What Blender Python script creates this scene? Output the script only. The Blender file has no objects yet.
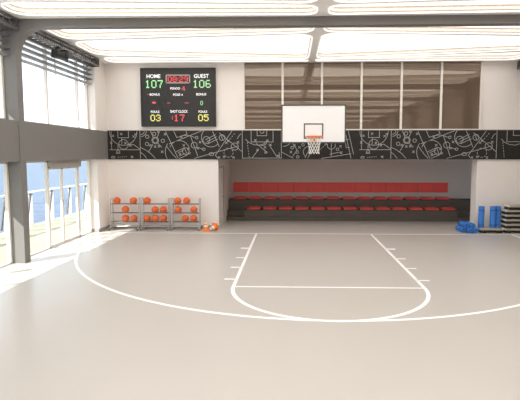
import bpy, bmesh, math, random
from mathutils import Vector, Matrix
random.seed(7)
PI = math.pi
scene = bpy.context.scene
C = scene.collection

# ------------------------------------------------------------------ camera
cam_data = bpy.data.cameras.new('camera')
cam = bpy.data.objects.new('camera', cam_data)
C.objects.link(cam)
YAW, PITCH, FPX = math.radians(1.669), math.radians(4.612), 448.74
fw = Vector((-math.sin(YAW)*math.cos(PITCH), math.cos(YAW)*math.cos(PITCH), -math.sin(PITCH)))
rt = Vector((math.cos(YAW), math.sin(YAW), 0))
up = rt.cross(fw)
cam.matrix_world = Matrix(((rt.x, up.x, -fw.x, -0.72), (rt.y, up.y, -fw.y, -14.25),
                           (rt.z, up.z, -fw.z, 2.555), (0, 0, 0, 1)))
cam_data.sensor_fit = 'HORIZONTAL'
cam_data.sensor_width = 36
cam_data.lens = FPX/520*36
cam_data.shift_x = -18.06/520
cam_data.shift_y = -10/520
cam_data.clip_end = 2000
scene.camera = cam

# ------------------------------------------------------------------ world, sun, exposure
world = bpy.data.worlds.new('sky')
scene.world = world
world.use_nodes = True
bg = world.node_tree.nodes['Background']
bg.inputs[0].default_value = (0.80, 0.90, 1.0, 1)
bg.inputs[1].default_value = 2.3
sun_d = bpy.data.lights.new('sun', 'SUN')
sun_d.energy = 9.0
sun_d.angle = math.radians(0.5)
sun_d.color = (1.0, 0.97, 0.93)
sun = bpy.data.objects.new('sun', sun_d)
C.objects.link(sun)
sun.location = (-20, -18, 20)
sun.rotation_euler = Vector((1.0, 0.9, -1.0)).to_track_quat('-Z', 'Y').to_euler()
PANEL_LIGHT = 1.85
scene.view_settings.view_transform = 'Standard'
scene.view_settings.look = 'None'
scene.view_settings.gamma = 1
scene.view_settings.exposure = 0.28
scene.view_settings.use_curve_mapping = False


# ------------------------------------------------------------------ materials
def mat(name, col, rough=0.5, metal=0.0, spec=0.5, noise=0.0, scale=6.0, bump=0.0, stretch=(1, 1, 1), emit=None, es=0):
    m = bpy.data.materials.new(name)
    m.use_nodes = True
    nt = m.node_tree
    b = nt.nodes['Principled BSDF']
    b.inputs['Base Color'].default_value = (*col, 1)
    b.inputs['Roughness'].default_value = rough
    b.inputs['Metallic'].default_value = metal
    b.inputs['Specular IOR Level'].default_value = spec
    if noise or bump:
        tc = nt.nodes.new('ShaderNodeTexCoord')
        mp = nt.nodes.new('ShaderNodeMapping')
        mp.inputs['Scale'].default_value = stretch
        nz = nt.nodes.new('ShaderNodeTexNoise')
        nz.inputs['Scale'].default_value = scale
        nz.inputs['Detail'].default_value = 4
        nt.links.new(tc.outputs['Object'], mp.inputs[0])
        nt.links.new(mp.outputs[0], nz.inputs['Vector'])
        if noise:
            rp = nt.nodes.new('ShaderNodeMix')
            rp.data_type = 'RGBA'
            rp.inputs[6].default_value = (*[max(0, c*(1-noise)) for c in col], 1)
            rp.inputs[7].default_value = (*[min(1, c*(1+noise)) for c in col], 1)
            nt.links.new(nz.outputs['Fac'], rp.inputs[0])
            nt.links.new(rp.outputs[2], b.inputs['Base Color'])
        if bump:
            bp = nt.nodes.new('ShaderNodeBump')
            bp.inputs['Strength'].default_value = bump
            bp.inputs['Distance'].default_value = 0.01
            nt.links.new(nz.outputs['Fac'], bp.inputs['Height'])
            nt.links.new(bp.outputs[0], b.inputs['Normal'])
    if emit:
        b.inputs['Emission Color'].default_value = (*emit, 1)
        b.inputs['Emission Strength'].default_value = es
    return m


def glass_mat(name, tint, gloss=0.08):
    m = bpy.data.materials.new(name)
    m.use_nodes = True
    nt = m.node_tree
    nt.nodes.clear()
    out = nt.nodes.new('ShaderNodeOutputMaterial')
    mix = nt.nodes.new('ShaderNodeMixShader')
    tr = nt.nodes.new('ShaderNodeBsdfTransparent')
    gl = nt.nodes.new('ShaderNodeBsdfGlossy')
    tr.inputs[0].default_value = (*tint, 1)
    gl.inputs['Roughness'].default_value = 0.01
    mix.inputs[0].default_value = gloss
    nt.links.new(tr.outputs[0], mix.inputs[1])
    nt.links.new(gl.outputs[0], mix.inputs[2])
    nt.links.new(mix.outputs[0], out.inputs[0])
    return m


def tinted_mat(name, body, refl):
    """brown tinted glazing: a dark body colour under a dim mirror-like reflection."""
    m = bpy.data.materials.new(name)
    m.use_nodes = True
    nt = m.node_tree
    nt.nodes.clear()
    out = nt.nodes.new('ShaderNodeOutputMaterial')
    mix = nt.nodes.new('ShaderNodeMixShader')
    df = nt.nodes.new('ShaderNodeBsdfDiffuse')
    gl = nt.nodes.new('ShaderNodeBsdfGlossy')
    df.inputs[0].default_value = (*[min(1, 2*c) for c in body], 1)
    gl.inputs[0].default_value = (*[min(1, 2*c) for c in refl], 1)
    gl.inputs['Roughness'].default_value = 0.012
    mix.inputs[0].default_value = 0.5
    nt.links.new(df.outputs[0], mix.inputs[1])
    nt.links.new(gl.outputs[0], mix.inputs[2])
    nt.links.new(mix.outputs[0], out.inputs[0])
    return m


def ball_mat():
    m = mat('basketball_rubber', (0.74, 0.15, 0.04), 0.55, spec=0.35)
    nt = m.node_tree
    b = nt.nodes['Principled BSDF']
    tc = nt.nodes.new('ShaderNodeTexCoord')
    sp = nt.nodes.new('ShaderNodeSeparateXYZ')
    nt.links.new(tc.outputs['Object'], sp.inputs[0])

    def math_node(op, a, v=None, c=None):
        n = nt.nodes.new('ShaderNodeMath')
        n.operation = op
        for i, q in enumerate((a, v, c)):
            if q is None:
                continue
            if isinstance(q, (int, float)):
                n.inputs[i].default_value = q
            else:
                nt.links.new(q, n.inputs[i])
        return n.outputs[0]
    ax = math_node('ABSOLUTE', sp.outputs[0])
    az = math_node('ABSOLUTE', sp.outputs[2])
    # two great circles and a pair of side curves
    yy = math_node('MULTIPLY', sp.outputs[1], sp.outputs[1])
    cur = math_node('ABSOLUTE', math_node('SUBTRACT', ax, math_node('ADD', math_node('MULTIPLY', yy, 3.2), 0.05)))
    mn = math_node('MINIMUM', math_node('MINIMUM', ax, az), cur)
    f = math_node('LESS_THAN', mn, 0.0028)
    mx = nt.nodes.new('ShaderNodeMix')
    mx.data_type = 'RGBA'
    mx.inputs[6].default_value = (0.74, 0.15, 0.04, 1)
    mx.inputs[7].default_value = (0.10, 0.03, 0.02, 1)
    nt.links.new(f, mx.inputs[0])
    nt.links.new(mx.outputs[2], b.inputs['Base Color'])
    return m


M = dict(
    floor=mat('poured_floor', (0.49, 0.455, 0.42), 0.30, spec=0.35, noise=0.025, scale=1.3),
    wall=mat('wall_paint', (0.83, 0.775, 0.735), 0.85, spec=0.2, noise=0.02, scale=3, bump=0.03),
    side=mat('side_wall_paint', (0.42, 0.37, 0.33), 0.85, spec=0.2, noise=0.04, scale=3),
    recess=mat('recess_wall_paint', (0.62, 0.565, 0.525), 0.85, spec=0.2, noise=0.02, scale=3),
    ceil=mat('ceiling_paint', (0.90, 0.875, 0.85), 0.8, spec=0.2, noise=0.015, scale=2),
    frame=mat('arch_frame_paint', (0.20, 0.19, 0.18), 0.6, spec=0.3, noise=0.03, scale=2),
    fascia=mat('chalkboard', (0.030, 0.027, 0.025), 0.75, spec=0.2, noise=0.3, scale=5),
    chalk=mat('chalk', (0.42, 0.405, 0.385), 0.95, spec=0.1, noise=0.25, scale=30),
    line=mat('court_line_paint', (0.95, 0.94, 0.92), 0.4, spec=0.3, noise=0.01),
    base=mat('baseboard_grey', (0.33, 0.31, 0.29), 0.6, noise=0.03),
    mull=mat('window_frame_paint', (0.80, 0.75, 0.69), 0.5, noise=0.02),
    header=mat('door_header_paint', (0.42, 0.39, 0.36), 0.6, noise=0.02),
    glass=glass_mat('clear_glass', (0.96, 0.98, 0.98)),
    mirror=tinted_mat('tinted_reflective_glass', (0.115, 0.083, 0.060), (0.125, 0.108, 0.092)),
    cream=mat('deck_paving', (0.36, 0.333, 0.238), 0.8, noise=0.03, scale=2),
    sea=mat('sea_water', (0.125, 0.16, 0.215), 0.6, spec=0.03, noise=0.25, scale=0.25, bump=0.2, stretch=(1, 3, 1)),
    white=mat('white_paint', (0.84, 0.83, 0.81), 0.45, noise=0.01),
    board=mat('backboard_white', (0.97, 0.97, 0.97), 0.3, noise=0.005),
    darkgrey=mat('dark_grey_metal', (0.085, 0.08, 0.075), 0.5, noise=0.1),
    trussgrey=mat('truss_grey_metal', (0.15, 0.143, 0.135), 0.5, noise=0.1),
    midgrey=mat('louver_grey', (0.20, 0.195, 0.19), 0.5, noise=0.05),
    black=mat('black_plastic', (0.018, 0.016, 0.015), 0.5, noise=0.1),
    sbface=mat('scoreboard_face', (0.022, 0.020, 0.018), 0.45, noise=0.15),
    wood=mat('dark_bench_board', (0.097, 0.080, 0.064), 0.6, noise=0.35, scale=3, stretch=(0.6, 6, 9)),
    red=mat('red_seat_vinyl', (0.88, 0.105, 0.098), 0.28, noise=0.05, spec=0.5),
    redpad=mat('red_wall_padding', (0.85, 0.10, 0.085), 0.5, noise=0.06),
    steel=mat('rack_steel', (0.50, 0.49, 0.47), 0.35, metal=0.6, noise=0.03),
    railsteel=mat('rack_rail_steel', (0.20, 0.20, 0.20), 0.35, metal=0.5, noise=0.03),
    ball=ball_mat(),
    orange=mat('rim_orange', (0.90, 0.23, 0.07), 0.4, noise=0.03),
    cone=mat('cone_orange', (0.90, 0.23, 0.02), 0.5, noise=0.03),
    net=mat('net_cord', (0.78, 0.76, 0.73), 0.9, noise=0.04),
    blue=mat('blue_foam', (0.045, 0.20, 0.60), 0.7, noise=0.08, scale=12),
    darkblue=mat('dark_blue_band', (0.012, 0.06, 0.22), 0.7, noise=0.08),
    stepper=mat('stepper_deck', (0.40, 0.36, 0.30), 0.6, noise=0.04),
    cap_highlight=mat('stepper_end_highlight', (0.74, 0.69, 0.62), 0.5, noise=0.02),  # paler than the deck: bright highlight on the stepper ends, painted in
    brown=mat('coffer_trim_brown', (0.50, 0.41, 0.33), 0.7, noise=0.5, scale=9),
    rim=mat('rim_added_glow', (0.8, 0.8, 0.8), 0.5, emit=(1.0, 0.96, 0.91), es=0.8, noise=0.01),  # glow added to the coffer lip to whiten it and brighten the ceiling
    coffer=mat('coffer_side_paint', (0.80, 0.74, 0.685), 0.8, spec=0.2, noise=0.06, scale=6),
    panel=mat('light_panel', (0.8, 0.8, 0.8), 0.6, emit=(1.0, 0.965, 0.92), es=PANEL_LIGHT, noise=0.01),
    t_white=mat('led_white', (0.6, 0.6, 0.6), 0.6, emit=(1, 0.97, 0.94), es=0.75),
    t_green=mat('led_green', (0.2, 0.4, 0.2), 0.6, emit=(0.30, 0.80, 0.33), es=0.75),
    t_pale=mat('led_pale_green', (0.2, 0.4, 0.2), 0.6, emit=(0.42, 0.70, 0.38), es=0.65),
    t_red=mat('led_red', (0.4, 0.05, 0.05), 0.6, emit=(0.85, 0.09, 0.10), es=0.7),
    t_yellow=mat('led_yellow', (0.4, 0.4, 0.1), 0.6, emit=(0.85, 0.78, 0.22), es=0.7),
    t_grey=mat('clock_frame_grey', (0.42, 0.40, 0.38), 0.5, noise=0.02),
    clockbg=mat('clock_face', (0.06, 0.012, 0.012), 0.5, noise=0.1),
)


# ------------------------------------------------------------------ helpers
def new_bm():
    return bmesh.new()


def obj(name, bm, m, parent=None, bevel=0.0, smooth=False, segs=2):
    bmesh.ops.recalc_face_normals(bm, faces=bm.faces)
    me = bpy.data.meshes.new(name)
    bm.to_mesh(me)
    bm.free()
    me.materials.append(M[m])
    if smooth:
        for p in me.polygons:
            p.use_smooth = True
    o = bpy.data.objects.new(name, me)
    C.objects.link(o)
    if parent:
        o.parent = parent
    if bevel:
        bv = o.modifiers.new('bevel', 'BEVEL')
        bv.width = bevel
        bv.segments = segs
        bv.limit_method = 'ANGLE'
    return o


def tag(o, label, cat, group=None):
    o['label'] = label
    o['category'] = cat
    if group:
        o['group'] = group
    return o


def thing(name, label, cat, loc=(0, 0, 0), rotz=0, group=None):
    o = bpy.data.objects.new(name, None)
    o.empty_display_size = 0.1
    C.objects.link(o)
    o.location = loc
    o.rotation_euler = (0, 0, rotz)
    return tag(o, label, cat, group)


def struct(name, bm, m, **k):
    o = obj(name, bm, m, **k)
    o['kind'] = 'structure'
    return o


def dup(root, loc, rotz=None, label=None):
    r = root.copy()
    C.objects.link(r)
    r.location = loc
    if rotz is not None:
        r.rotation_euler = (r.rotation_euler[0], r.rotation_euler[1], rotz)
    if label:
        r['label'] = label
    for ch in list(root.children):
        c = ch.copy()
        C.objects.link(c)
        c.parent = r
        for g in list(ch.children):
            d = g.copy()
            C.objects.link(d)
            d.parent = c
    return r


def box(bm, x0, x1, y0, y1, z0, z1):
    vs = [bm.verts.new((x, y, z)) for z in (z0, z1) for y in (y0, y1) for x in (x0, x1)]
    for f in ((0, 1, 3, 2), (4, 6, 7, 5), (0, 4, 5, 1), (2, 3, 7, 6), (0, 2, 6, 4), (1, 5, 7, 3)):
        bm.faces.new([vs[i] for i in f])
    return bm


def bxs(*args):
    bm = new_bm()
    for a in args:
        box(bm, *a)
    return bm


def tube(bm, pts, r, n=8, closed=False):
    pts = [Vector(p) for p in pts]
    rings = []
    N = len(pts)
    for i, p in enumerate(pts):
        if closed:
            d = pts[(i+1) % N]-pts[i-1]
        else:
            d = pts[min(i+1, N-1)]-pts[max(i-1, 0)]
        d.normalize()
        a = d.cross(Vector((0, 0, 1)))
        if a.length < 0.05:
            a = d.cross(Vector((0, 1, 0)))
        a.normalize()
        b = d.cross(a)
        rings.append([bm.verts.new(p+(a*math.cos(2*PI*k/n)+b*math.sin(2*PI*k/n))*r) for k in range(n)])
    for i in range(N if closed else N-1):
        A, B = rings[i], rings[(i+1) % N]
        for k in range(n):
            bm.faces.new((A[k], A[(k+1) % n], B[(k+1) % n], B[k]))
    if not closed:
        bm.faces.new(rings[0][::-1])
        bm.faces.new(rings[-1])
    return bm


def lathe(bm, prof, n=24, mtx=None):
    """prof: list of (radius, z)."""
    rings = []
    for r, z in prof:
        if r < 1e-6:
            v = Vector((0, 0, z))
            rings.append([bm.verts.new(mtx @ v if mtx else v)])
        else:
            ring = []
            for k in range(n):
                v = Vector((r*math.cos(2*PI*k/n), r*math.sin(2*PI*k/n), z))
                ring.append(bm.verts.new(mtx @ v if mtx else v))
            rings.append(ring)
    for A, B in zip(rings, rings[1:]):
        for k in range(n):
            a = [A[k % len(A)], A[(k+1) % len(A)]] if len(A) > 1 else [A[0]]
            b = [B[(k+1) % len(B)], B[k % len(B)]] if len(B) > 1 else [B[0]]
            if len(a)+len(b) > 2:
                bm.faces.new(a+b)
    return bm


def prism_xz(bm, poly, y0, y1):
    A = [bm.verts.new((x, y0, z)) for x, z in poly]
    B = [bm.verts.new((x, y1, z)) for x, z in poly]
    n = len(poly)
    for i in range(n):
        bm.faces.new((A[i], A[(i+1) % n], B[(i+1) % n], B[i]))
    bm.faces.new(A)
    bm.faces.new(B[::-1])
    return bm


def strip(bm, pts, w, f, t=0.004, closed=False):
    """flat ribbon of width w along 2-D points; f maps (a, b, h) to 3-D, h = height above the surface (0 or t)."""
    P = [Vector((p[0], p[1])) for p in pts]
    N = len(P)
    L, R = [], []
    for i in range(N):
        if closed:
            a, b = P[i]-P[i-1], P[(i+1) % N]-P[i]
        else:
            a = P[i]-P[i-1] if i else P[1]-P[0]
            b = P[i+1]-P[i] if i < N-1 else P[i]-P[i-1]
        a.normalize()
        b.normalize()
        d = a+b
        if d.length < 0.3:
            d = b
        d.normalize()
        nrm = Vector((-d.y, d.x))
        s = w/2/max(0.5, abs(nrm.dot(Vector((-b.y, b.x)))))
        L.append(P[i]+nrm*s)
        R.append(P[i]-nrm*s)
    vl = [bm.verts.new(f(p.x, p.y, t)) for p in L]
    vr = [bm.verts.new(f(p.x, p.y, t)) for p in R]
    wl = [bm.verts.new(f(p.x, p.y, 0)) for p in L]
    wr = [bm.verts.new(f(p.x, p.y, 0)) for p in R]
    rng = range(N) if closed else range(N-1)
    for i in rng:
        j = (i+1) % N
        bm.faces.new((vl[i], vl[j], vr[j], vr[i]))
        bm.faces.new((vl[i], wl[i], wl[j], vl[j]))
        bm.faces.new((vr[i], vr[j], wr[j], wr[i]))
    return bm


def arc(cx, cy, r, a0, a1, n=24):
    return [(cx+r*math.cos(math.radians(a0+(a1-a0)*i/n)), cy+r*math.sin(math.radians(a0+(a1-a0)*i/n))) for i in range(n+1)]


# ------------------------------------------------------------------ the setting
YW = 0.95       # face of the far wall
YF = 0.90       # face of the chalkboard band
XB = -6.95      # inner face of the left beam
ZC = 5.57       # ceiling
XR = 7.15       # right wall
YR = -26.0      # rear wall

floor = struct('floor', bxs((-7.40, 8.3, YR, 4.2, -0.12, 0.0)), 'floor')

# court markings
bm = new_bm()


def fl(x, y, h):
    return (x, y, h)


W = 0.05
strip(bm, [(-6.9, 0), (7.1, 0)], 0.045, fl, 0.003)
for s in (-1, 1):
    strip(bm, [(s*1.83, 0), (s*1.83, -5.79)], 0.065, fl, 0.003)
    for k, (d, w) in enumerate(((7.4, 0.13), (11.1, 0.06), (14.15, 0.06), (17.3, 0.06))):
        y = -d*0.3048
        strip(bm, [(s*1.80, y), (s*2.08, y)], w, fl, 0.003)
strip(bm, [(-1.83, -5.79), (1.83, -5.79)], 0.045, fl, 0.003)
strip(bm, [(x, -5.79+(y+5.79)*0.955) for x, y in arc(0, -5.79, 1.83, 180, 360, 40)], 0.07, fl, 0.003)
tp = [(-6.26, 0), (-6.275, -1.5)]
tp += [p for p in arc(0, -1.03, 6.50, 180+14.3, 360-14.3, 80)]
tp += [(6.275, -1.5), (6.26, 0)]
strip(bm, tp, 0.062, fl, 0.0045)
obj('court_marking', bm, 'line', floor)

# far wall: upper band, lower left panel, lower right pier (with its return into the recess)
struct('wall_back', bxs((-7.0, -3.20, YW, YW+0.30, 0, 2.40), (5.50, XR, YW, 1.42, 0, 2.40),
                        (-7.0, XR, YW, YW+0.30, 2.40, 5.90)), 'wall')
struct('wall_recess_left', bxs((-3.50, -3.20, YW+0.30, 1.10, 0, 2.40), (-3.50, -3.20, 2.20, 4.0, 0, 2.40),
                               (-3.50, -3.20, 1.10, 2.20, 2.12, 2.40), (-3.60, -3.50, YW+0.30, 4.0, 0, 2.40)), 'wall')
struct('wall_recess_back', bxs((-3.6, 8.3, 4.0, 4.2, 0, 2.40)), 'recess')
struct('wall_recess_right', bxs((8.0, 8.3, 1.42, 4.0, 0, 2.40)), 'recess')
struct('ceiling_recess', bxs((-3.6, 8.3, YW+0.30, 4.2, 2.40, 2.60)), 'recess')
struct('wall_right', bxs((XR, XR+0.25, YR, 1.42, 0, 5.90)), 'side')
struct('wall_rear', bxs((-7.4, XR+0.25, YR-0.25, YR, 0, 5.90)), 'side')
struct('wall_left', bxs((-7.30, -6.99, 0.12, YW, 0, 5.90)), 'wall')
struct('roof', bxs((-9.30, XR+0.3, YR-0.3, 4.3, 5.90, 6.05), (-9.30, -7.32, YR-0.3, 4.3, 5.60, 5.90)), 'ceil')
struct('trim_balcony', bxs((-9.07, -7.34, YR-0.3, 4.3, 3.00, 3.20)), 'ceil')

struct('baseboard_left', bxs((-6.99, -6.975, 0.105, YW-0.015, 0, 0.11), (-7.25, -6.975, 0.105, 0.12, 0, 0.11)), 'base')
struct('baseboard_back', bxs((-6.99, -3.185, YW-0.015, YW, 0, 0.11), (5.485, XR, YW-0.015, YW, 0, 0.11)), 'base')

# door in the side of the recess
d = struct('door_1', bxs((-3.49, -3.225, 1.17, 2.13, 0.0, 2.06)), 'wall', bevel=0.004)
obj('door_frame', bxs((-3.26, -3.185, 1.10, 1.17, 0, 2.12), (-3.26, -3.185, 2.13, 2.20, 0, 2.12),
                      (-3.26, -3.185, 1.17, 2.13, 2.06, 2.12)), 'header', d)
bm = new_bm()
tube(bm, [(-3.225, 2.04, 1.0), (-3.17, 2.04, 1.0), (-3.17, 1.94, 1.0)], 0.011)
obj('door_handle', bm, 'darkgrey', d)

# ---- left side: glazing, columns, beam
BAY = 4.4
frames_y = [-4.0-BAY*k for k in range(5)]     # centre lines of the arch frames


def arch(cy, name):
    y0, y1 = cy-0.10, cy+0.12
    zb, xl, xr = 5.38, -6.93, 6.83
    R = 0.58
    poly = [(-7.25, 0), (xl, 0)]
    poly += [(xl+R-R*math.cos(t), zb-R+R*math.sin(t)) for t in [PI/2*i/10 for i in range(11)]]
    poly += [(xr-R+R*math.sin(t), zb-R+R*math.cos(t)) for t in [PI/2*i/10 for i in range(11)]]
    poly += [(xr, 0), (XR, 0), (XR, ZC+0.02), (-7.25, ZC+0.02)]
    bm = new_bm()
    prism_tri(bm, poly, y0, y1)
    return struct(name, bm, 'frame')


def prism_tri(bm, poly, y0, y1):
    """concave section: filled by triangles."""
    A = [bm.verts.new((x, y0, z)) for x, z in poly]
    B = [bm.verts.new((x, y1, z)) for x, z in poly]
    n = len(poly)
    for i in range(n):
        bm.faces.new((A[i], A[(i+1) % n], B[(i+1) % n], B[i]))
    for V in (A, B):
        es = [bm.edges.get((V[i], V[(i+1) % n])) for i in range(n)]
        bmesh.ops.triangle_fill(bm, use_beauty=True, use_dissolve=False, edges=es)


for k, cy in enumerate(frames_y):
    arch(cy, 'trim_arch_frame')

ends = [0.12]
segs = []
prev = 0.12
for cy in frames_y:
    segs.append((cy+0.12, prev))
    prev = cy-0.10
segs.append((YR, prev))
# the beam along the glazing
b = [(-7.25, XB, -3.88, 0.12, 2.38, 3.31), (-6.99, XB, 0.12, YF, 2.38, 3.31)]
b += [(-7.25, XB, y0, y1, 2.38, 3.31) for y0, y1 in segs[1:]]
struct('trim_side_beam', bxs(*b), 'frame')

GX = -7.28
wi = 0
for k, (y0, y1) in enumerate(segs):
    if k == 0:
        up_m = [y0+0.03, -2.28, -0.55, 0.08]
        lo_m = [y0+0.03, -2.44, -0.70, 0.06]
    else:
        L = y1-y0
        up_m = [y0+0.03, y0+L*0.36, y0+L*0.70, y1-0.03]
        lo_m = [y0+0.03, y0+L*0.36, y0+L*0.70, y1-0.03]
    for (z0, z1, ms, hw) in ((3.33, 5.56, up_m, 0.032), (0.0, 2.37, lo_m, 0.030)):
        wi += 1
        fr = bxs(*[(GX-0.03, GX+0.05, y-hw, y+hw, z0, z1) for y in ms])
        box(fr, GX-0.03, GX+0.05, ms[0], ms[-1], z0, z0+0.035)
        box(fr, GX-0.03, GX+0.05, ms[0], ms[-1], z1-0.04, z1)
        w = struct('window_%d' % wi, fr, 'mull')
        for a, bb in zip(ms, ms[1:]):
            if k == 0 and z0 == 0.0 and abs(a+2.44) < 0.01:
                continue
            obj('glass_pane', bxs((GX, GX+0.008, a+hw, bb-hw, z0+0.035, z1-0.04)), 'glass', w)
# double glass door in the first bay, with the closer box above
dd = struct('door_2', bxs((GX-0.02, GX+0.04, -2.41, -2.36, 0.035, 2.17), (GX-0.02, GX+0.04, -1.70, -1.62, 0.035, 2.17),
                          (GX-0.02, GX+0.04, -0.78, -0.73, 0.035, 2.17),
                          (GX-0.02, GX+0.04, -2.36, -1.70, 0.035, 0.07), (GX-0.02, GX+0.04, -1.62, -0.78, 0.035, 0.07),
                          (GX-0.02, GX+0.04, -2.36, -0.78, 2.13, 2.17)), 'mull')
obj('glass_pane', bxs((GX, GX+0.008, -2.36, -1.70, 0.07, 2.13)), 'glass', dd)
obj('glass_pane', bxs((GX, GX+0.008, -1.62, -0.78, 0.07, 2.13)), 'glass', dd)
obj('door_closer_box', bxs((GX+0.04, GX+0.16, -2.41, -0.73, 2.17, 2.38)), 'header', dd)
bm = new_bm()
for s in (-1.73, -1.59):
    tube(bm, [(GX+0.04, s, 0.95), (GX+0.09, s, 0.95), (GX+0.09, s, 1.25), (GX+0.04, s, 1.25)], 0.010)
obj('door_handle', bm, 'steel', dd)

# outside: deck, sea
struct('ground_deck', bxs((-10.25, -7.40, YR-12, 40, -0.20, -0.04)), 'cream')
struct('sea', bxs((-900, -10.3, -300, 1500, -5.0, -4.0)), 'sea')

# ---- ceiling with light coffers


def rounded(poly, r, n=6):
    """round the corners of a 2-D polygon (counter-clockwise)."""
    out = []
    N = len(poly)
    for i in range(N):
        p0, p1, p2 = Vector(poly[i-1]), Vector(poly[i]), Vector(poly[(i+1) % N])
        a, b2 = (p0-p1), (p2-p1)
        rr = min(r, a.length*0.48, b2.length*0.48)
        s, e = p1+a.normalized()*rr, p1+b2.normalized()*rr
        for k in range(n+1):
            t = k/n
            out.append(tuple((1-t)**2*s+2*t*(1-t)*p1+t*t*e))
    return out


def inset(poly, d):
    """move each vertex of a closed ccw polygon inwards by d."""
    N = len(poly)
    res = []
    for i in range(N):
        p0, p1, p2 = Vector(poly[i-1]), Vector(poly[i]), Vector(poly[(i+1) % N])
        a, b2 = (p1-p0).normalized(), (p2-p1).normalized()
        n = Vector((-(a+b2).y, (a+b2).x)).normalized()
        res.append(tuple(p1+n*d))
    return res


XC = -0.05
holes = []            # (outline, label, group)


def quad(xl, xr, yl0, yl1, yr0, yr1):
    """coffer with left edge x = xl from yl0 to yl1 and right edge x = xr from yr0 to yr1."""
    return [(xl, yl0), (xr, yr0), (xr, yr1), (xl, yl1)]


# first bay, far wall to first arch; left and right of the middle beam
def bay(yfar, ynear, labels, first):
    o = yfar
    Lx0, Lx1, Rx0, Rx1 = -6.66, -0.17, 0.05, 6.48
    L = yfar-ynear
    if first:
        rows = [
            ((-0.10, 0.60), (0.50, 0.62), (-0.45, 0.60), (0.40, 0.62)),
            ((-2.05, -0.52), (-2.62, 0.34), (-2.15, -0.80), (-2.70, 0.25)),
            ((-3.55, -2.36), (-3.66, -2.84), (-3.55, -2.42), (-3.66, -2.88)),
        ]
    else:
        e = 0.15
        rows = [
            ((o-e-0.95, o-e-0.16), (o-e-0.58, o-e-0.02), (o-e-0.95, o-e-0.16), (o-e-0.58, o-e-0.02)),
            ((ynear+e+1.10, o-e-1.20), (ynear+e+0.75, o-e-0.76), (ynear+e+1.10, o-e-1.20), (ynear+e+0.75, o-e-0.76)),
            ((ynear+e, ynear+e+0.90), (ynear+e, ynear+e+0.58), (ynear+e, ynear+e+0.90), (ynear+e, ynear+e+0.58)),
        ]
    for i, (l0, c0, r0, c1) in enumerate(rows):
        holes.append((quad(Lx0, Lx1, l0[0], l0[1], c0[0], c0[1]), labels[2*i]))
        holes.append((quad(Rx0, Rx1, c1[0], c1[1], r0[0], r0[1]), labels[2*i+1]))


nm = 'recessed ceiling light with rounded corners '
bay(0.95, -3.88, [
    'narrow tapering recessed ceiling light running along the far wall above the scoreboard',
    'narrow tapering recessed ceiling light along the far wall above the tinted windows, right half',
    'wide bright recessed ceiling light in the far bay, left of the hoop',
    'wide bright recessed ceiling light in the far bay, right of the hoop',
    'tapering recessed ceiling light just beyond the grey cross beam on the left half',
    'tapering recessed ceiling light just beyond the grey cross beam on the right half'], True)
for k in range(5):
    yf = frames_y[k]-0.10
    yn = frames_y[k+1]+0.12 if k < 4 else YR
    if k == 0:
        lb = ['tapering recessed ceiling light on the near side of the grey cross beam, left half',
              'tapering recessed ceiling light on the near side of the grey cross beam, right half',
              'wide recessed ceiling light cut by the top edge of the photo, left half',
              'wide recessed ceiling light cut by the top edge of the photo, right half',
              None, None]
    else:
        lb = [None]*6
    bay(yf, yn, lb, False)

bm = new_bm()
outer = [(-7.25, YR), (XR, YR), (XR, YW), (-7.25, YW)]
edges = []


def loop(bm, pts, z):
    V = [bm.verts.new((x, y, z)) for x, y in pts]
    E = [bm.edges.new((V[i], V[(i+1) % len(V)])) for i in range(len(V))]
    return E


edges += loop(bm, outer, ZC)
hole_pts = []
for q, lb in holes:
    hp = rounded(q, 0.42)
    hole_pts.append((hp, lb))
    edges += loop(bm, hp, ZC)
bmesh.ops.triangle_fill(bm, use_beauty=True, use_dissolve=False, edges=edges)
struct('ceiling', bm, 'ceil')


def ring(bm, A, za, B, zb):
    va = [bm.verts.new((x, y, za)) for x, y in A]
    vb = [bm.verts.new((x, y, zb)) for x, y in B]
    for i in range(len(A)):
        j = (i+1) % len(A)
        bm.faces.new((va[i], va[j], vb[j], vb[i]))


for hp, lb in hole_pts:
    cx = sum(p[0] for p in hp)/len(hp)
    cy = sum(p[1] for p in hp)/len(hp)
    t = thing('ceiling_light', lb or 'recessed ceiling light in a bay overhead, behind the top edge of the photo', 'ceiling light',
              (cx, cy, ZC), 0, 'recessed ceiling lights')
    rel = [(p[0]-cx, p[1]-cy) for p in hp]
    i1 = inset(rel, 0.05)
    bm = new_bm()
    ring(bm, rel, 0.0, rel, -0.03)  # lip dropped below the ceiling so its added glow grazes the soffit
    i0 = inset(rel, 0.022)
    ring(bm, rel, -0.03, i0, -0.022)
    ring(bm, i0, -0.022, i0, 0.0)
    obj('rim', bm, 'rim', t)
    bm = new_bm()
    ring(bm, i0, 0.0, i1, 0.02)
    ring(bm, i1, 0.02, i1, 0.135)
    obj('side_wall', bm, 'coffer', t)
    i2 = inset(rel, 0.062)
    bm = new_bm()
    ring(bm, i1, 0.095, i2, 0.095)
    ring(bm, i2, 0.095, i2, 0.115)
    ring(bm, i2, 0.115, i1, 0.115)
    obj('trim_strip', bm, 'brown', t)
    bm = new_bm()
    E = loop(bm, i1, 0.135)
    bmesh.ops.triangle_fill(bm, use_beauty=True, use_dissolve=False, edges=E)
    obj('diffuser', bm, 'panel', t)

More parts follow.
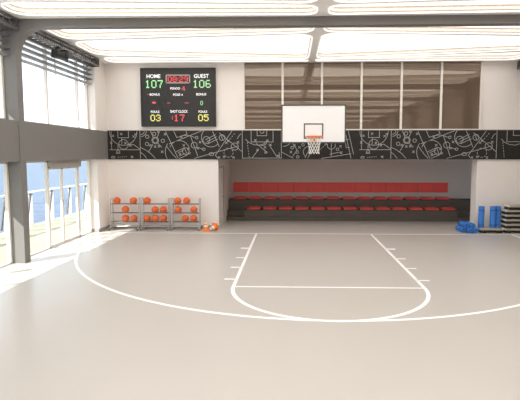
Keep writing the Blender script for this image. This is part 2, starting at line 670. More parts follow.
# ---- tinted glazing on the upper wall
GXL, GXR, GZ0, GZ1 = -2.31, 5.52, 3.36, 5.57
mx = [GXL, -1.01, 0.295, 1.605, 2.92, 4.225, GXR]
fr = new_bm()
for i, x in enumerate(mx):
    w = 0.035 if 0 < i < 6 else 0.03
    box(fr, x-w, x+w, YW-0.055, YW, GZ0, GZ1-0.001)
box(fr, GXL, GXR, YW-0.04, YW, GZ0-0.03, GZ0+0.02)
w = struct('window_back', fr, 'mull')
for a, bb in zip(mx, mx[1:]):
    obj('tinted_pane', bxs((a+0.03, bb-0.03, YW-0.012, YW-0.002, GZ0+0.02, GZ1-0.001)), 'mirror', w)

# ---- chalkboard band
fa = struct('trim_chalkboard_band', bxs((XB, XR, YF, YW, 2.37, 3.335)), 'fascia')
obj('top_ledge', bxs((XB, XR, YF-0.012, YW, 3.335, 3.352)), 'header', fa)
bm = new_bm()


def fz(u, v, h):
    return (-6.98+(u-107)*0.03353, YF-h, 3.335-(v-130.2)*0.03345)


CW = 0.50


def ln(*pts, w=CW, ox=0):
    strip(bm, [(u+ox, v) for u, v in pts], w, fz, 0.003)


def circ(u, v, r, ox=0, w=CW, ry=None, a0=0, a1=360, n=16):
    pts = [(u+r*math.cos(math.radians(a0+(a1-a0)*i/n))+ox, v+(ry or r)*math.sin(math.radians(a0+(a1-a0)*i/n))) for i in range(n+1)]
    strip(bm, pts, w, fz, 0.003)


def dash(u0, v0, u1, v1, n, ox=0):
    for i in range(n):
        a, b2 = i/n, (i+0.55)/n
        ln((u0+(u1-u0)*a, v0+(v1-v0)*a), (u0+(u1-u0)*b2, v0+(v1-v0)*b2), ox=ox)


def xx(u, v, s=1.1, ox=0):
    ln((u-s, v-s), (u+s, v+s), ox=ox)
    ln((u-s, v+s), (u+s, v-s), ox=ox)


def dcirc(u, v, r, ox=0, n=9):
    for i in range(n):
        circ(u, v, r, ox, a0=360*i/n, a1=360*(i+0.6)/n, n=3)


def tile(ox, last=1e9):
    S = dict(ox=ox)
    # upright half court
    ln((109.7, 130.8), (109.7, 149.4), **S)
    ln((107.5, 149.4), (139, 149.4), **S)
    ln((139, 130.4), (139, 158.4), **S)
    ln((116.5, 130.5), (116.5, 137.3), (127.3, 137.3), (127.3, 130.5), **S)
    ln((120.3, 137.3), (120.3, 144), **S)
    circ(122, 144, 4.9, **S)
    circ(122, 131, 14, a0=0, a1=180, **S)
    circ(116.3, 151.5, 1.6, ry=1.3, **S)
    ln((116.3, 144.5), (116.3, 150), **S)
    ln((114, 153), (118.6, 153), **S)
    ln((126, 144.5), (132, 144), (139, 149), **S)
    for u, v in ((111.5, 135.5), (109.5, 142.3), (124, 142.6), (132.5, 136), (129, 145), (120, 133.5), (130.5, 156.6), (134.5, 134)):
        xx(u, v, **S)
    circ(111, 157, 1.8, ry=0.9, **S)
    dash(115.5, 157, 126, 156.4, 5, **S)
    # circles and crosses
    circ(140, 130.6, 5.5, a0=0, a1=90, **S)
    circ(140, 130.6, 3.5, a0=0, a1=90, **S)
    for u, v in ((146.4, 136.2), (146.0, 143.6), (153.5, 133.4), (162.2, 140.4)):
        circ(u, v, 1.7, **S)
    circ(154.5, 140, 3.4, **S)
    circ(154.5, 140, 2.4, **S)
    for u, v in ((149.5, 145), (154.2, 146.3), (158, 146), (161.3, 151.5), (157.6, 131.5), (164.5, 133.7)):
        xx(u, v, **S)
    ln((147.2, 152), (152, 144), **S)
    ln((156.4, 137), (159.2, 131), **S)
    ln((150, 130.8), (152.6, 137.2), **S)
    ln((156.8, 142.5), (161, 147), **S)
    ln((139, 147), (144.5, 149.6), (150, 153.5), (154.2, 158.2), **S)
    ln((139, 151.8), (142.4, 154.4), (145.5, 158.2), **S)
    # tilted court
    ln((165.1, 131), (177.6, 158.2), **S)
    ln((168.4, 143.6), (201.5, 130.6), **S)
    ln((173.4, 130.6), (176.4, 137.2), (187, 133.6), (185.6, 130.6), **S)
    circ(179, 151.5, 14.5, a0=150, a1=215, **S)
    circ(179, 150.5, 10.3, a0=200, a1=350, **S)
    ln((175.4, 151.5), (183.8, 147.4), (187, 154.6), (178.6, 158.3), **S)
    ln((177.2, 152.6), (183.2, 149.8), **S)
    ln((178.6, 156), (184.8, 153), **S)
    circ(185.3, 150.8, 3.4, **S)
    ln((166, 146), (172, 154), (176, 158.2), **S)
    circ(193.9, 144.8, 3.0, **S)
    circ(186, 152, 17, a0=250, a1=300, **S)
    ln((190.5, 136), (197.5, 156), **S)
    ln((193.8, 158.2), (238, 145.8), **S)
    for u, v in ((181, 136.6), (183.5, 145), (189, 153), (187.8, 148.5), (179.5, 154), (197.5, 147.8), (200, 141.8)):
        xx(u, v, **S)
    for u, v in ((196.6, 137.2), (203.7, 148.9)):
        circ(u, v, 1.3, **S)
    circ(211.3, 153.8, 2.4, ry=1.5, **S)
    ln((198, 147.4), (203, 149), **S)
    # second key
    ln((205.5, 139.3), (215.8, 134.2), **S)
    ln((207.5, 143.6), (217.8, 138.6), **S)
    ln((206.6, 141.4), (216.8, 136.4), **S)
    circ(206.3, 139.6, 3.5, **S)
    circ(211, 137, 9.6, a0=90, a1=225, **S)
    circ(211, 137, 9.6, a0=40, a1=90, **S)
    ln((212.6, 130.8), (219.4, 146.6), **S)
    ln((232.2, 130.8), (215.3, 155), (218, 158.2), **S)
    circ(222.2, 137.2, 2.9, **S)
    ln((221, 134.5), (223, 139.5), **S)
    ln((219.5, 132.5), (242.4, 151.4), **S)
    circ(235, 146.2, 3.6, **S)
    dcirc(228.6, 152.4, 4.6, **S)
    for u, v in ((226.5, 142.5), (228.4, 140.7), (238.3, 142), (224, 156.6), (219, 157.2), (233.6, 157.2)):
        xx(u, v, **S)
    ln((237.5, 138.6), (239.5, 135), (241.5, 133.5), **S)
    dash(230, 139, 236, 132, 3, **S)
    # second upright half court
    ln((242.6, 130.4), (242.6, 158.4), **S)
    if last < 252:
        return
    ln((251.5, 130.4), (251.5, 141.6), (273.5, 141.6), (273.5, 130.4), **S)
    ln((257.5, 130.4), (257.5, 135.4), (267.2, 135.4), (267.2, 130.4), **S)
    circ(262.4, 131, 2.0, a0=0, a1=180, **S)
    ln((246, 138.8), (249, 142), (254, 144.3), (260, 145), (264.5, 143.6), (268, 139.5), **S)
    circ(263, 140.6, 4.6, a0=20, a1=130, **S)
    dash(247.6, 142, 249.6, 158, 6, **S)
    ln((256.5, 143), (268, 152.4), **S)
    ln((269.3, 144), (277.6, 157), **S)
    ln((258.2, 150), (252.4, 157.8), **S)
    ln((243, 157.8), (281.6, 157.8), **S)
    ln((281.8, 130.4), (281.8, 158.4), **S)
    for u, v in ((255.8, 140), (268, 140.4), (258, 149.6), (265.5, 147), (266, 152.3), (271, 144.5), (278.6, 155.5)):
        xx(u, v, **S)
    ln((279.5, 152), (280.3, 157.5), (277.5, 155), **S)
    if last < 283:
        return
    # loose plays behind the hoop
    for u, v in ((292.6, 147.3), (297.8, 151.8), (298.3, 156.6), (303.5, 144.6), (338, 149)):
        circ(u, v, 1.3, **S)
    ln((293.4, 143.4), (297.6, 149.6), (293, 156.4), **S)
    ln((282.3, 151.8), (294.2, 158.2), **S)
    circ(284, 138, 8, a0=40, a1=95, **S)
    for u, v in ((295, 145), (300, 147), (291.5, 151.8), (326.5, 143.4), (341, 146), (341.6, 152.4)):
        xx(u, v, **S)
    circ(309, 151.5, 5.2, a0=120, a1=300, **S)
    ln((305.5, 157.5), (313, 143), **S)
    ln((308, 158), (315.5, 146), **S)
    dash(320, 149.6, 326.5, 144, 4, **S)
    circ(331.8, 145, 4.0, a0=-20, a1=200, **S)
    ln((331.8, 141), (331.8, 156), **S)
    ln((330, 154), (340.5, 151.8), **S)
    ln((322, 158.2), (351.5, 153.4), **S)
    ln((345.2, 131), (351.5, 158.2), **S)
    ln((348.5, 131), (354, 154), **S)
    ln((349, 139), (345.5, 139.5), (346.5, 147.5), (350, 147), **S)


tile(2.0, 400)
ox2 = 254.0
tile(ox2, 250)
S2 = dict(ox=ox2+1)
ln((251.5, 130.4), (251.5, 141.6), (266, 141.6), w=CW, **S2)
ln((257.5, 130.4), (257.5, 135.4), (266, 135.4), w=CW, **S2)
ln((246, 138.8), (249, 142), (254, 144.3), (260, 145), (264, 143.6), **S2)
dash(247.6, 142, 249.6, 158, 6, **S2)
obj('chalk_drawing', bm, 'chalk', fa)

# ------------------------------------------------------------------ objects
# ---- scoreboard


def sbx(u):
    return -5.755+(u-141.0)/74.3*2.50


def sbz(v):
    return 5.385-(v-68.8)/57.2*1.895


SY = YW-0.09
sb = thing('scoreboard', 'large black electronic basketball scoreboard on the upper left far wall', 'scoreboard', (-4.52, YW, 4.44))
inv = Matrix.Translation((4.52, -YW, -4.44))


def part_w(name, bm, m, parent, off, **k):
    bmesh.ops.translate(bm, verts=bm.verts, vec=off)
    return obj(name, bm, m, parent, **k)


SOFF = (4.52, -YW, -4.44)
part_w('housing', bxs((-5.74, -3.265, SY, YW, 3.49, 5.385)), 'sbface', sb, SOFF, bevel=0.01)
part_w('frame', bxs((-5.765, -5.72, SY-0.015, YW, 3.47, 5.405), (-3.285, -3.245, SY-0.015, YW, 3.47, 5.405),
                    (-5.72, -3.285, SY-0.015, YW, 3.47, 3.51), (-5.72, -3.285, SY-0.015, YW, 5.365, 5.405)), 'black', sb, SOFF)


def text_bm(s, u0, u1, v0, v1):
    """lettering that fills the box u0..u1, v0..v1 on the scoreboard."""
    cu = bpy.data.curves.new('t', 'FONT')
    cu.body = s
    cu.size = 1
    cu.extrude = 0.0
    cu.offset = 0.008
    cu.resolution_u = 3
    ob = bpy.data.objects.new('t', cu)
    me = bpy.data.meshes.new_from_object(ob)
    xs = [v.co.x for v in me.vertices]
    ys = [v.co.y for v in me.vertices]
    ax, bx, ay, by = min(xs), max(xs), min(ys), max(ys)
    X0, X1, Z0, Z1 = sbx(u0), sbx(u1), sbz(v1), sbz(v0)
    for v in me.vertices:
        x, y = v.co.x, v.co.y
        v.co = (X0+(x-ax)/(bx-ax)*(X1-X0), SY-0.004, Z0+(y-ay)/(by-ay)*(Z1-Z0))
    bm = bmesh.new()
    bm.from_mesh(me)
    bpy.data.objects.remove(ob)
    bpy.data.curves.remove(cu)
    bpy.data.meshes.remove(me)
    return bm


LED = {
    '0': '01110 10001 10001 10001 10001 10001 01110', '1': '00100 01100 00100 00100 00100 00100 01110',
    '2': '01110 10001 00001 00110 01000 10000 11111', '3': '01110 10001 00001 00110 00001 10001 01110',
    '4': '00010 00110 01010 10010 11111 00010 00010', '5': '11111 10000 11110 00001 00001 10001 01110',
    '6': '01110 10000 10000 11110 10001 10001 01110', '7': '11111 00001 00010 00010 00100 00100 00100',
    '8': '01110 10001 10001 01110 10001 10001 01110', '9': '01110 10001 10001 01111 00001 00001 01110',
    ':': '0 0 1 0 1 0 0'}


def led_chars(txt, u0, u1, v0, v1, m, parent, lift=0.0):
    """dot-matrix characters, each a part of its own."""
    glyphs = [LED[ch].split() for ch in txt]
    total = sum(len(g[0]) for g in glyphs)+len(glyphs)-1
    X0, X1, Z0, Z1 = sbx(u0), sbx(u1), sbz(v1), sbz(v0)
    cw, chh = (X1-X0)/total, (Z1-Z0)/7
    c = 0
    for ch, g in zip(txt, glyphs):
        bm = new_bm()
        for j, row in enumerate(g):
            i = 0
            while i < len(row):
                if row[i] == '1':
                    k = i
                    while k < len(row) and row[k] == '1':
                        k += 1
                    x = X0+(c+i)*cw
                    box(bm, x, x+(k-i)*cw*0.985, SY-0.006-lift, SY-0.001-lift, Z1-(j+1)*chh, Z1-j*chh)
                    i = k
                else:
                    i += 1
        part_w('digit' if ch != ':' else 'colon', bm, m, parent, SOFF)
        c += len(g[0])+1


def sbp(name, bm, m, label=None):
    o = part_w(name, bm, m, sb, SOFF)
    if label:
        o['label'] = label
    return o


sbp('lettering', text_bm('HOME', 147, 160.8, 74.4, 78.2), 't_white', 'white word HOME')
sbp('lettering', text_bm('GUEST', 194.3, 209, 74.4, 78.2), 't_white', 'white word GUEST')
led_chars('107', 145.3, 163, 80.2, 88, 't_green', sb)
led_chars('106', 193, 211, 80.2, 88, 't_pale', sb)
ck = part_w('clock', bxs((sbx(167.2), sbx(189.6), SY-0.012, SY, sbz(82.6), sbz(75.9))), 'clockbg', sb, SOFF)
a, b_, c_, d_ = sbx(166.2), sbx(190.6), sbz(83.6), sbz(74.9)
o = part_w('clock_frame', bxs((a, sbx(167.3), SY-0.02, SY, c_, d_), (sbx(189.5), b_, SY-0.02, SY, c_, d_),
                              (a, b_, SY-0.02, SY, c_, sbz(82.5)), (a, b_, SY-0.02, SY, sbz(76.0), d_)), 't_grey', ck, SOFF)
led_chars('08:29', 168.2, 188.4, 76.7, 82, 't_red', ck, 0.012)
sbp('lettering', text_bm('PERIOD', 170.5, 180.2, 87.4, 89.6), 't_white', 'white word PERIOD')
led_chars('4', 182, 185.3, 86.2, 91, 't_red', sb)
sbp('lettering', text_bm('POSS', 173.3, 180.4, 93.6, 95.9), 't_white', 'white word POSS')
sbp('indicator', bxs((sbx(181.8), sbx(182.7), SY-0.006, SY, sbz(95.6), sbz(94.2))), 't_white')
sbp('lettering', text_bm('BONUS', 149.8, 159.8, 93.3, 95.6), 't_white', 'white word BONUS under HOME')
sbp('indicator', bxs((sbx(147.2), sbx(148.4), SY-0.006, SY, sbz(94.9), sbz(94.2))), 't_red')
sbp('lettering', text_bm('BONUS', 196.4, 206.3, 93.3, 95.6), 't_white', 'white word BONUS under GUEST')
bm = new_bm()
lathe(bm, [(0.0, 0.006), (0.05, 0.004), (0.062, 0.0)], 16, Matrix.Translation((sbx(153.8), SY-0.001, sbz(102.6))) @ Matrix.Rotation(PI/2, 4, 'X') @ Matrix.Diagonal((1.1, 0.6, 1, 1)))
sbp('indicator', bm, 't_red', 'red round bonus lamp')
sbp('indicator', bxs((sbx(167.2), sbx(170), SY-0.006, SY, sbz(103.3), sbz(102.7))), 't_red')
sbp('indicator', bxs((sbx(184.8), sbx(188.6), SY-0.006, SY, sbz(103.3), sbz(102.7))), 't_red')
led_chars('0', 200.4, 202.8, 101, 105.2, 't_green', sb)
sbp('lettering', text_bm('FOULS', 150.5, 159, 110.6, 112.9), 't_white', 'white word FOULS under HOME')
sbp('lettering', text_bm('SHOT CLOCK', 170.1, 187.6, 110.2, 112.8), 't_white', 'white words SHOT CLOCK')
sbp('lettering', text_bm('FOULS', 198.5, 207, 110.6, 112.9), 't_white', 'white word FOULS under GUEST')
led_chars('03', 150, 160.2, 114.6, 121.2, 't_yellow', sb)
led_chars(':17', 171.6, 184.3, 114.6, 121.4, 't_red', sb)
led_chars('05', 198, 208.3, 114.6, 121.2, 't_yellow', sb)

# ---- basketball hoop
HX, HY = -0.08, -1.22
hp = thing('basketball_hoop', 'white basketball backboard with orange rim and net in front of the tinted windows', 'basketball hoop', (HX, HY, 2.86))
bw, bh = 0.925, 1.10
obj('backboard', bxs((-bw+0.03, bw-0.03, -0.02, 0.02, 0.03, bh-0.03)), 'board', hp)
obj('frame', bxs((-bw, -bw+0.035, -0.03, 0.03, 0, bh), (bw-0.035, bw, -0.03, 0.03, 0, bh),
                 (-bw, bw, -0.03, 0.03, 0, 0.035), (-bw, bw, -0.03, 0.03, bh-0.035, bh)), 'darkgrey', hp)
tx, z0, z1, wv = 0.28, 0.125, 0.565, 0.035
obj('target_square', bxs((-tx, -tx+wv, -0.024, -0.02, z0, z1), (tx-wv, tx, -0.024, -0.02, z0, z1),
                         (-tx+wv, tx-wv, -0.024, -0.02, z1-wv, z1), (-tx+wv, tx-wv, -0.024, -0.02, z0, z0+wv)), 'darkgrey', hp)
bm = new_bm()
RC, RR, RZ = -0.40, 0.23, 0.175
tube(bm, [(RR*math.cos(2*PI*i/32), RC+RR*math.sin(2*PI*i/32), RZ) for i in range(32)], 0.023, 8, True)
obj('rim', bm, 'orange', hp, smooth=True)
bm = bxs((-0.09, 0.09, -0.045, -0.02, 0.04, RZ+0.03), (-0.075, 0.075, -0.18, -0.045, RZ-0.02, RZ+0.01))
tube(bm, [(-0.06, -0.04, 0.06), (-0.05, -0.17, RZ-0.02)], 0.015)
tube(bm, [(0.06, -0.04, 0.06), (0.05, -0.17, RZ-0.02)], 0.015)
obj('rim_bracket', bm, 'orange', hp)
bm = new_bm()
NS, LV = 12, 6
prof = [(0.225, -0.01), (0.20, -0.09), (0.175, -0.17), (0.155, -0.25), (0.142, -0.33), (0.138, -0.41), (0.150, -0.48)]
for k in range(NS):
    for s in (-1, 1):
        pts = []
        for j, (r, z) in enumerate(prof):
            a = 2*PI*(k+0.5*s*j)/NS
            pts.append((r*math.cos(a), RC+r*math.sin(a), RZ+z))
        tube(bm, pts, 0.006, 5)
obj('net', bm, 'net', hp)
bm = new_bm()
for s in (-1, 1):
    tube(bm, [(s*0.45, 0.02, 0.80), (s*0.45, YF-HY, 0.38)], 0.032)
    tube(bm, [(s*0.45, 0.02, 0.22), (s*0.45, YF-HY, 0.26)], 0.028)
box(bm, -0.6, 0.6, YF-HY-0.02, YF-HY, 0.21, 0.44)
obj('support_arm', bm, 'darkgrey', hp)

# ---- ball racks
RY = 0.62


def make_rack(x0, x1, label):
    w = (x1-x0)/2
    t = thing('ball_rack', label, 'ball rack', ((x0+x1)/2, RY, 0), 0, 'ball racks')
    for s in (-1, 1):
        bm = new_bm()
        for q in (-1, 1):
            tube(bm, [(s*w, q*0.10, 0.05), (s*w, q*0.10, 1.04)], 0.016)
        tube(bm, [(s*w, -0.10, 1.03), (s*w, -0.07, 1.065), (s*w, 0.07, 1.065), (s*w, 0.10, 1.03)], 0.016)
        tube(bm, [(s*w, -0.26, 0.055), (s*w, -0.10, 0.13), (s*w, 0.10, 0.13), (s*w, 0.24, 0.055)], 0.018)
        tube(bm, [(s*w, -0.10, 0.20), (s*w, 0.10, 0.20)], 0.012)
        obj('end_frame', bm, 'steel', t)
    for z in (0.275, 0.575, 0.875):
        for q in (-1, 1):
            bm = new_bm()
            tube(bm, [(-w, q*0.078, z), (w, q*0.078, z)], 0.012)
            obj('rail', bm, 'railsteel', t)
    bm = new_bm()
    for q in (-1, 1):
        tube(bm, [(-w, q*0.10, 0.13), (w, q*0.10, 0.13)], 0.018)
    obj('base_rail', bm, 'steel', t)
    for s in (-1, 1):
        for q in (-0.25, 0.23):
            bm = new_bm()
            lathe(bm, [(0, -0.012), (0.027, -0.012), (0.027, 0.012), (0, 0.012)], 14,
                  Matrix.Translation((s*w, q, 0.027)) @ Matrix.Rotation(PI/2, 4, 'Y'))
            obj('caster', bm, 'darkgrey', t)
    return t


racks = [(-6.77, -5.83), (-5.71, -4.81), (-4.70, -3.78)]
for (x0, x1), lb in zip(racks, ('grey steel ball rack nearest the windows, holding five basketballs',
                                'middle grey steel ball rack, with six basketballs, three of them on its bottom rails',
                                'grey steel ball rack nearest the orange cones, holding six basketballs')):
    make_rack(x0, x1, lb)

BR = 0.122
bm = new_bm()
bmesh.ops.create_uvsphere(bm, u_segments=28, v_segments=18, radius=BR)
ball0 = None
off = math.sqrt((BR+0.012)**2-0.078**2)
ZT, ZM, ZL = 0.875+off, 0.575+off, 0.275+off
balls = [
    (-6.58, ZT, 'basketball at the left end of the top rail on the rack by the windows'),
    (-6.02, ZT, 'basketball at the right end of the top rail on the rack by the windows'),
    (-6.30, ZM, 'lone basketball on the middle rail of the rack by the windows'),
    (-6.30, ZL, 'left of two basketballs on the bottom rail of the rack by the windows'),
    (-6.02, ZL, 'right of two basketballs on the bottom rail of the rack by the windows'),
    (-5.55, ZT, 'lone basketball on the top rail of the middle rack'),
    (-5.29, ZM, 'left of two basketballs on the middle rail of the middle rack'),
    (-5.01, ZM, 'right of two basketballs on the middle rail of the middle rack'),
    (-5.57, ZL, 'left of three basketballs on the bottom rail of the middle rack'),
    (-5.29, ZL, 'central one of three basketballs on the bottom rail of the middle rack'),
    (-5.01, ZL, 'right of three basketballs on the bottom rail of the middle rack'),
    (-4.52, ZT, 'left of two basketballs on the top rail of the rack by the cones'),
    (-4.22, ZT, 'right of two basketballs on the top rail of the rack by the cones'),
    (-4.51, ZM, 'basketball at the left end of the middle rail on the rack by the cones'),
    (-3.98, ZM, 'basketball at the right end of the middle rail on the rack by the cones'),
    (-4.28, ZL, 'left of two basketballs on the bottom rail of the rack by the cones'),
    (-3.99, ZL, 'right of two basketballs on the bottom rail of the rack by the cones'),
]
for i, (x, z, lb) in enumerate(balls):
    if ball0 is None:
        ball0 = obj('basketball', bm, 'ball', smooth=True)
        o = ball0
    else:
        o = ball0.copy()
        C.objects.link(o)
    o.location = (x, RY, z)
    o.rotation_euler = (random.uniform(0, 6), random.uniform(0, 6), random.uniform(0, 6))
    tag(o, 'orange '+lb, 'basketball', 'basketballs on the ball racks')


# ---- cones
def make_cone(label, lying=False):
    t = thing('traffic_cone', label, 'traffic cone', (0, 0, 0), 0, 'orange cones')
    obj('base', bxs((-0.125, 0.125, -0.125, 0.125, 0, 0.03)), 'cone', t, bevel=0.01)
    bm = new_bm()
    lathe(bm, [(0.105, 0.02), (0.096, 0.045), (0.022, 0.33), (0.016, 0.335), (0, 0.335)], 24)
    obj('body', bm, 'cone', t, smooth=True)

    def rad(z):
        return 0.096-(z-0.045)/0.285*0.074+0.002
    for a, bb in ((0.125, 0.180), (0.225, 0.275)):
        bm = new_bm()
        lathe(bm, [(rad(a)-0.003, a), (rad(a), a), (rad(bb), bb), (rad(bb)-0.003, bb)], 24)
        obj('white_band', bm, 'white', t, smooth=True)
    return t


c1 = make_cone('small orange traffic cone with white bands standing upright beside the ball rack')
c1.location = (-3.56, 0.50, 0)
c2 = make_cone('small orange traffic cone with white bands lying on its side by the recess corner')
# lying: resting on the edge of its base and its tip
tilt = math.atan2(0.125-0.016, 0.335)
c2.rotation_euler = Matrix.Rotation(math.radians(218), 3, 'Z').to_euler()
Rm = Matrix.Rotation(math.radians(-125), 4, 'Z') @ Matrix.Rotation(PI/2+tilt*0.98, 4, 'Y')
c2.rotation_euler = Rm.to_euler()
c2.location = (-3.25, 0.60, 0.131)


# ---- foam rolls
def make_roll(label, length, r, straps):
    t = thing('foam_roll', label, 'foam roll', (0, 0, 0), 0, 'blue foam rolls')
    bm = new_bm()
    lathe(bm, [(0.0, 0.012), (r*0.25, 0.012), (r*0.28, 0.0), (r*0.55, 0.0), (r*0.58, 0.008), (r*0.62, 0.0), (r*0.94, 0), (r, 0.012),
               (r, length-0.012), (r*0.94, length), (r*0.62, length), (r*0.58, length-0.008), (r*0.55, length),
               (r*0.28, length), (r*0.25, length-0.012), (0, length-0.012)], 28)
    obj('roll', bm, 'blue', t)
    for z in (0.0, length):
        bm = new_bm()
        g = 0.002 if z else -0.002
        lathe(bm, [(r*0.44, z-g), (r*0.44, z+g), (r*0.60, z+g), (r*0.60, z-g)], 24)
        lathe(bm, [(0, z-g*5), (r*0.20, z-g*5), (r*0.20, z-g*6), (0, z-g*6)], 16)
        obj('end_groove', bm, 'darkblue', t)
    for z in straps:
        bm = new_bm()
        lathe(bm, [(r-0.003, z), (r+0.004, z), (r+0.004, z+0.022), (r-0.003, z+0.022)], 28)
        obj('strap', bm, 'darkblue', t)
    return t


SH = 0.150    # height of a stepper
for x, y, lb in ((5.475, 0.44, 'blue foam roll standing alone at the left end of the low stepper'),
                 (5.845, 0.44, 'left one of two blue foam rolls standing close together on the low stepper'),
                 (6.030, 0.50, 'right one of two close blue foam rolls, beside the stepper stack')):
    r = make_roll(lb, 0.70, 0.092, (0.085, 0.565))
    r.location = (x, y, SH)

ang = math.radians(-90)
ax = Vector((math.cos(ang), math.sin(ang), 0))
pr = Vector((-math.sin(ang), math.cos(ang), 0))
Rr, LR = 0.086, 0.52
q = Matrix((ax, pr, Vector((0, 0, 1)))).transposed().to_4x4() @ Matrix.Rotation(PI/2, 4, 'Y')
front = Vector((5.06, 0.22, 0))       # middle of the row of near ends
for (o1, dz, sh, lb) in ((-1, 0, 0.13, 'leftmost blue foam roll on the floor in the lying pile'),
                         (0, 0, 0.0, 'middle blue foam roll on the floor in the lying pile'),
                         (1, 0, 0.0, 'blue foam roll on the floor in the pile, right beside the low stepper'),
                         (-0.5, 1, 0.10, 'left one of two blue foam rolls on top of the lying pile'),
                         (0.5, 1, 0.02, 'right one of two blue foam rolls on top of the lying pile')):
    r = make_roll(lb, LR, Rr, (0.07, 0.42))
    c = front+pr*o1*(2*Rr+0.002)-ax*(LR+sh)
    r.matrix_world = Matrix.Translation((c.x, c.y, Rr+0.001+dz*(Rr*math.sqrt(3)+0.001))) @ q


# ---- aerobic steppers
def make_stepper(label, w=0.74, dpt=0.40):
    t = thing('aerobic_stepper', label, 'stepper', (0, 0, 0), 0, 'aerobic steppers')
    h = w/2
    obj('platform', bxs((-h+0.035, h-0.035, -dpt/2, dpt/2, 0.088, SH)), 'stepper', t, bevel=0.012)
    for s in (-1, 1):
        obj('end_highlight', bxs((min(s*h, s*(h-0.035)), max(s*h, s*(h-0.035)), -dpt/2+0.01, dpt/2-0.01, 0.092, SH-0.004)), 'cap_highlight', t, bevel=0.014)  # rounded end whose highlight is put into the colour
        obj('foot', bxs((min(s*(h-0.02), s*(h-0.20)), max(s*(h-0.02), s*(h-0.20)), -dpt/2+0.02, dpt/2-0.02, 0, 0.09)), 'black', t, bevel=0.01)
    obj('underframe', bxs((-h+0.2, h-0.2, -dpt/2+0.05, dpt/2-0.05, 0.02, 0.089)), 'black', t)
    return t


s0 = make_stepper('single low stepper on the floor with three blue foam rolls standing on it')
s0.location = (5.765, 0.47, 0)
names = ['lowest', 'second from the bottom', 'third from the bottom', 'fourth from the bottom', 'second from the top', 'topmost']
for k in range(6):
    dx = (0.0, 0.01, -0.005, 0.008, 0.0, 0.09)[k]
    dup(s0, (6.555+dx, 0.47, SH*k), None, 'stepper in the tall stack at the right edge, %s of six' % names[k])

# ---- tribune in the recess
tb = thing('bleacher', 'dark two tier bleacher with red seats in the recess under the balcony', 'bleacher', (1.6, 3.3, 0))
BO = (-1.6, -3.3, 0)
part_w('plinth', bxs((-3.19, 7.4, 2.75, 3.99, 0, 0.16)), 'wood', tb, BO)
part_w('tier', bxs((-2.52, 5.58, 2.77, 3.30, 0.16, 0.41)), 'wood', tb, BO, bevel=0.008)
part_w('tier', bxs((-3.19, 7.4, 3.30, 3.99, 0.16, 0.755)), 'wood', tb, BO, bevel=0.008)
part_w('step', bxs((-3.19, -2.53, 3.00, 3.30, 0.16, 0.36)), 'wood', tb, BO, bevel=0.006)
part_w('step', bxs((5.59, 7.4, 3.00, 3.30, 0.16, 0.36)), 'wood', tb, BO, bevel=0.006)
bm = new_bm()
# seat pan: rounded block with a raised rear lip and flared front
n = 9
sec = [(-0.20, 0.005), (-0.225, 0.030), (-0.225, 0.062), (-0.19, 0.082), (-0.05, 0.070), (0.10, 0.074), (0.17, 0.100), (0.205, 0.098), (0.205, 0.03), (0.18, 0.005)]
ringsv = []
for i in range(n):
    t = -1+2*i/(n-1)
    s = 1-0.18*abs(t)**4
    x = t*0.265
    ringsv.append([bm.verts.new((x*(1 if z > 0.05 else 0.86), y*s, z*(1-0.22*abs(t)**4))) for y, z in sec])
for A, B in zip(ringsv, ringsv[1:]):
    for k in range(len(sec)):
        bm.faces.new((A[k], A[(k+1) % len(sec)], B[(k+1) % len(sec)], B[k]))
bm.faces.new(ringsv[0])
bm.faces.new(ringsv[-1][::-1])
seat0 = obj('seat', bm, 'red', tb, smooth=True)
for i in range(13):
    o = seat0 if i == 0 else seat0.copy()
    if i:
        C.objects.link(o)
        o.parent = tb
    o.location = (-2.17+i*0.622+BO[0], 3.04+BO[1], 0.408)
for i in range(14):
    o = seat0.copy()
    C.objects.link(o)
    o.parent = tb
    o.location = (-2.77+i*0.620+BO[0], 3.60+BO[1], 0.753)
wp = thing('wall_padding', 'row of red padded panels on the recess wall above the seats', 'wall padding', (1.26, 4.0, 1.0))
pw = 8.68/14
for i in range(14):
    obj('panel', bxs((-4.34+i*pw+0.006, -4.34+(i+1)*pw-0.006, -0.045, 0, 0, 0.40)), 'redpad', wp, bevel=0.012)

# ---- truss, louvers and lamp along the upper left glazing


def truss(x, ya, yb, label, name='roof_truss', group=None):
    t = thing(name, label, 'truss', (x, (ya+yb)/2, 5.31), 0, group)
    L = (yb-ya)/2
    for dx in (-0.11, 0.11):
        for dz in (0.02, 0.235):
            obj('chord', bxs((dx-0.02, dx+0.02, -L, L, dz-0.025, dz+0.02)), 'trussgrey', t)
    bm = new_bm()
    m = max(2, int(2*L/0.20))
    for dx in (-0.11, 0.11):
        for i in range(m):
            y0, y1 = -L+2*L*i/m, -L+2*L*(i+1)/m
            zz = (0.02, 0.235) if i % 2 else (0.235, 0.02)
            tube(bm, [(dx, y0, zz[0]), (dx, y1, zz[1])], 0.011, 5)
    for i in range(m+1):
        y0 = -L+2*L*i/m
        yy = min(max(y0, -L+0.02), L-0.02)
        box(bm, -0.11, 0.11, yy-0.014, yy+0.014, 0.0, 0.03)
    obj('web', bm, 'trussgrey', t)
    obj('end_plate', bxs((-0.13, 0.13, L-0.015, L, -0.005, 0.255)), 'trussgrey', t)
    return t


truss(-6.95, segs[0][0], 0.11, 'dark grey lattice truss under the ceiling beside the far window bay')
truss(-6.95, segs[1][0], segs[1][1], 'dark grey lattice truss under the ceiling in the near bay, left of the column')
for k in range(2, 6):
    truss(-6.95, segs[k][0], segs[k][1], 'dark grey lattice truss under the ceiling behind the left edge of the photo', group='trusses beyond the left edge')
truss(6.80, segs[0][0], YW-0.01, 'dark lattice truss end showing in the top right corner under the ceiling')


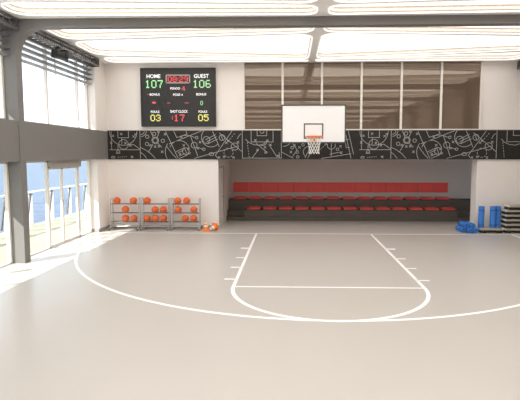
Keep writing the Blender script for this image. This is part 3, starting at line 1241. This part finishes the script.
def louvers(ya, yb, label, group=None):
    t = thing('louver_blind', label, 'louver blind', (-7.12, (ya+yb)/2, 4.7), 0, group)
    L = (yb-ya)/2
    for i in range(5):
        bm = new_bm()
        prism = [(-0.070, -0.016), (-0.068, -0.026), (0.070, 0.004), (0.068, 0.014)]
        prism_xz(bm, [(x, z+0.07+i*0.145) for x, z in prism], -L, L)
        obj('slat', bm, 'midgrey', t)
    bm = new_bm()
    for y in (-L+0.25, 0, L-0.25):
        box(bm, -0.09, -0.078, y-0.015, y+0.015, 0.0, 0.80)
    obj('hanger', bm, 'darkgrey', t)
    return t


louvers(segs[0][0], 0.11, 'grey horizontal louver blades across the top of the far left window')
louvers(segs[1][0], segs[1][1], 'grey louver blades above the near left window, beyond the column')
for k in range(2, 6):
    louvers(segs[k][0], segs[k][1], 'grey louver blades over a side window behind the left edge of the photo', 'louver blinds beyond the left edge')

sl = thing('spotlight', 'dark drum spotlight hanging from the truss in front of the louvers', 'spotlight', (-6.80, -2.45, 5.31))
sl.scale = (1.25, 1.25, 1.25)
bm = new_bm()
tilt_m = Matrix.Translation((0.03, -0.02, -0.15)) @ Matrix.Rotation(math.radians(28), 4, 'Z') @ Matrix.Rotation(math.radians(97), 4, 'Y')
lathe(bm, [(0, -0.16), (0.06, -0.16), (0.08, -0.14), (0.095, 0.10), (0.12, 0.13), (0.12, 0.17), (0.105, 0.17), (0.09, 0.13), (0, 0.12)], 20, tilt_m)
obj('housing', bm, 'black', sl)
bm = new_bm()
tube(bm, [(0.03, -0.13, -0.15), (0, -0.13, -0.02), (0, 0.11, -0.02), (0.03, 0.09, -0.15)], 0.014)
box(bm, -0.05, 0.05, -0.05, 0.05, -0.03, 0.02)
obj('yoke', bm, 'black', sl)
obj('ballast_box', bxs((-0.06, 0.08, 0.16, 0.46, -0.13, 0.0)), 'black', sl, bevel=0.01)

# ---- railing outside
rl = thing('terrace_railing', 'white terrace railing with raking dark stays outside the windows, in front of the sea', 'railing', (-10.10, 0, -0.04))
ys = [0.15+1.43*i for i in range(-10, 16)]
for y in ys:
    p = obj('post', bxs((-0.045, 0.045, y-0.045, y+0.045, 0, 1.20)), 'white', rl)
    bm = new_bm()
    tube(bm, [(0.06, y-0.10, 1.18), (0.06, y-0.38, 0.12)], 0.042, 6)
    box(bm, 0.0, 0.07, y-0.12, y+0.02, 1.12, 1.17)
    obj('stay', bm, 'darkgrey', p)
bm = new_bm()
box(bm, -0.04, 0.04, ys[0], ys[-1], 1.20, 1.25)
obj('handrail', bm, 'white', rl)
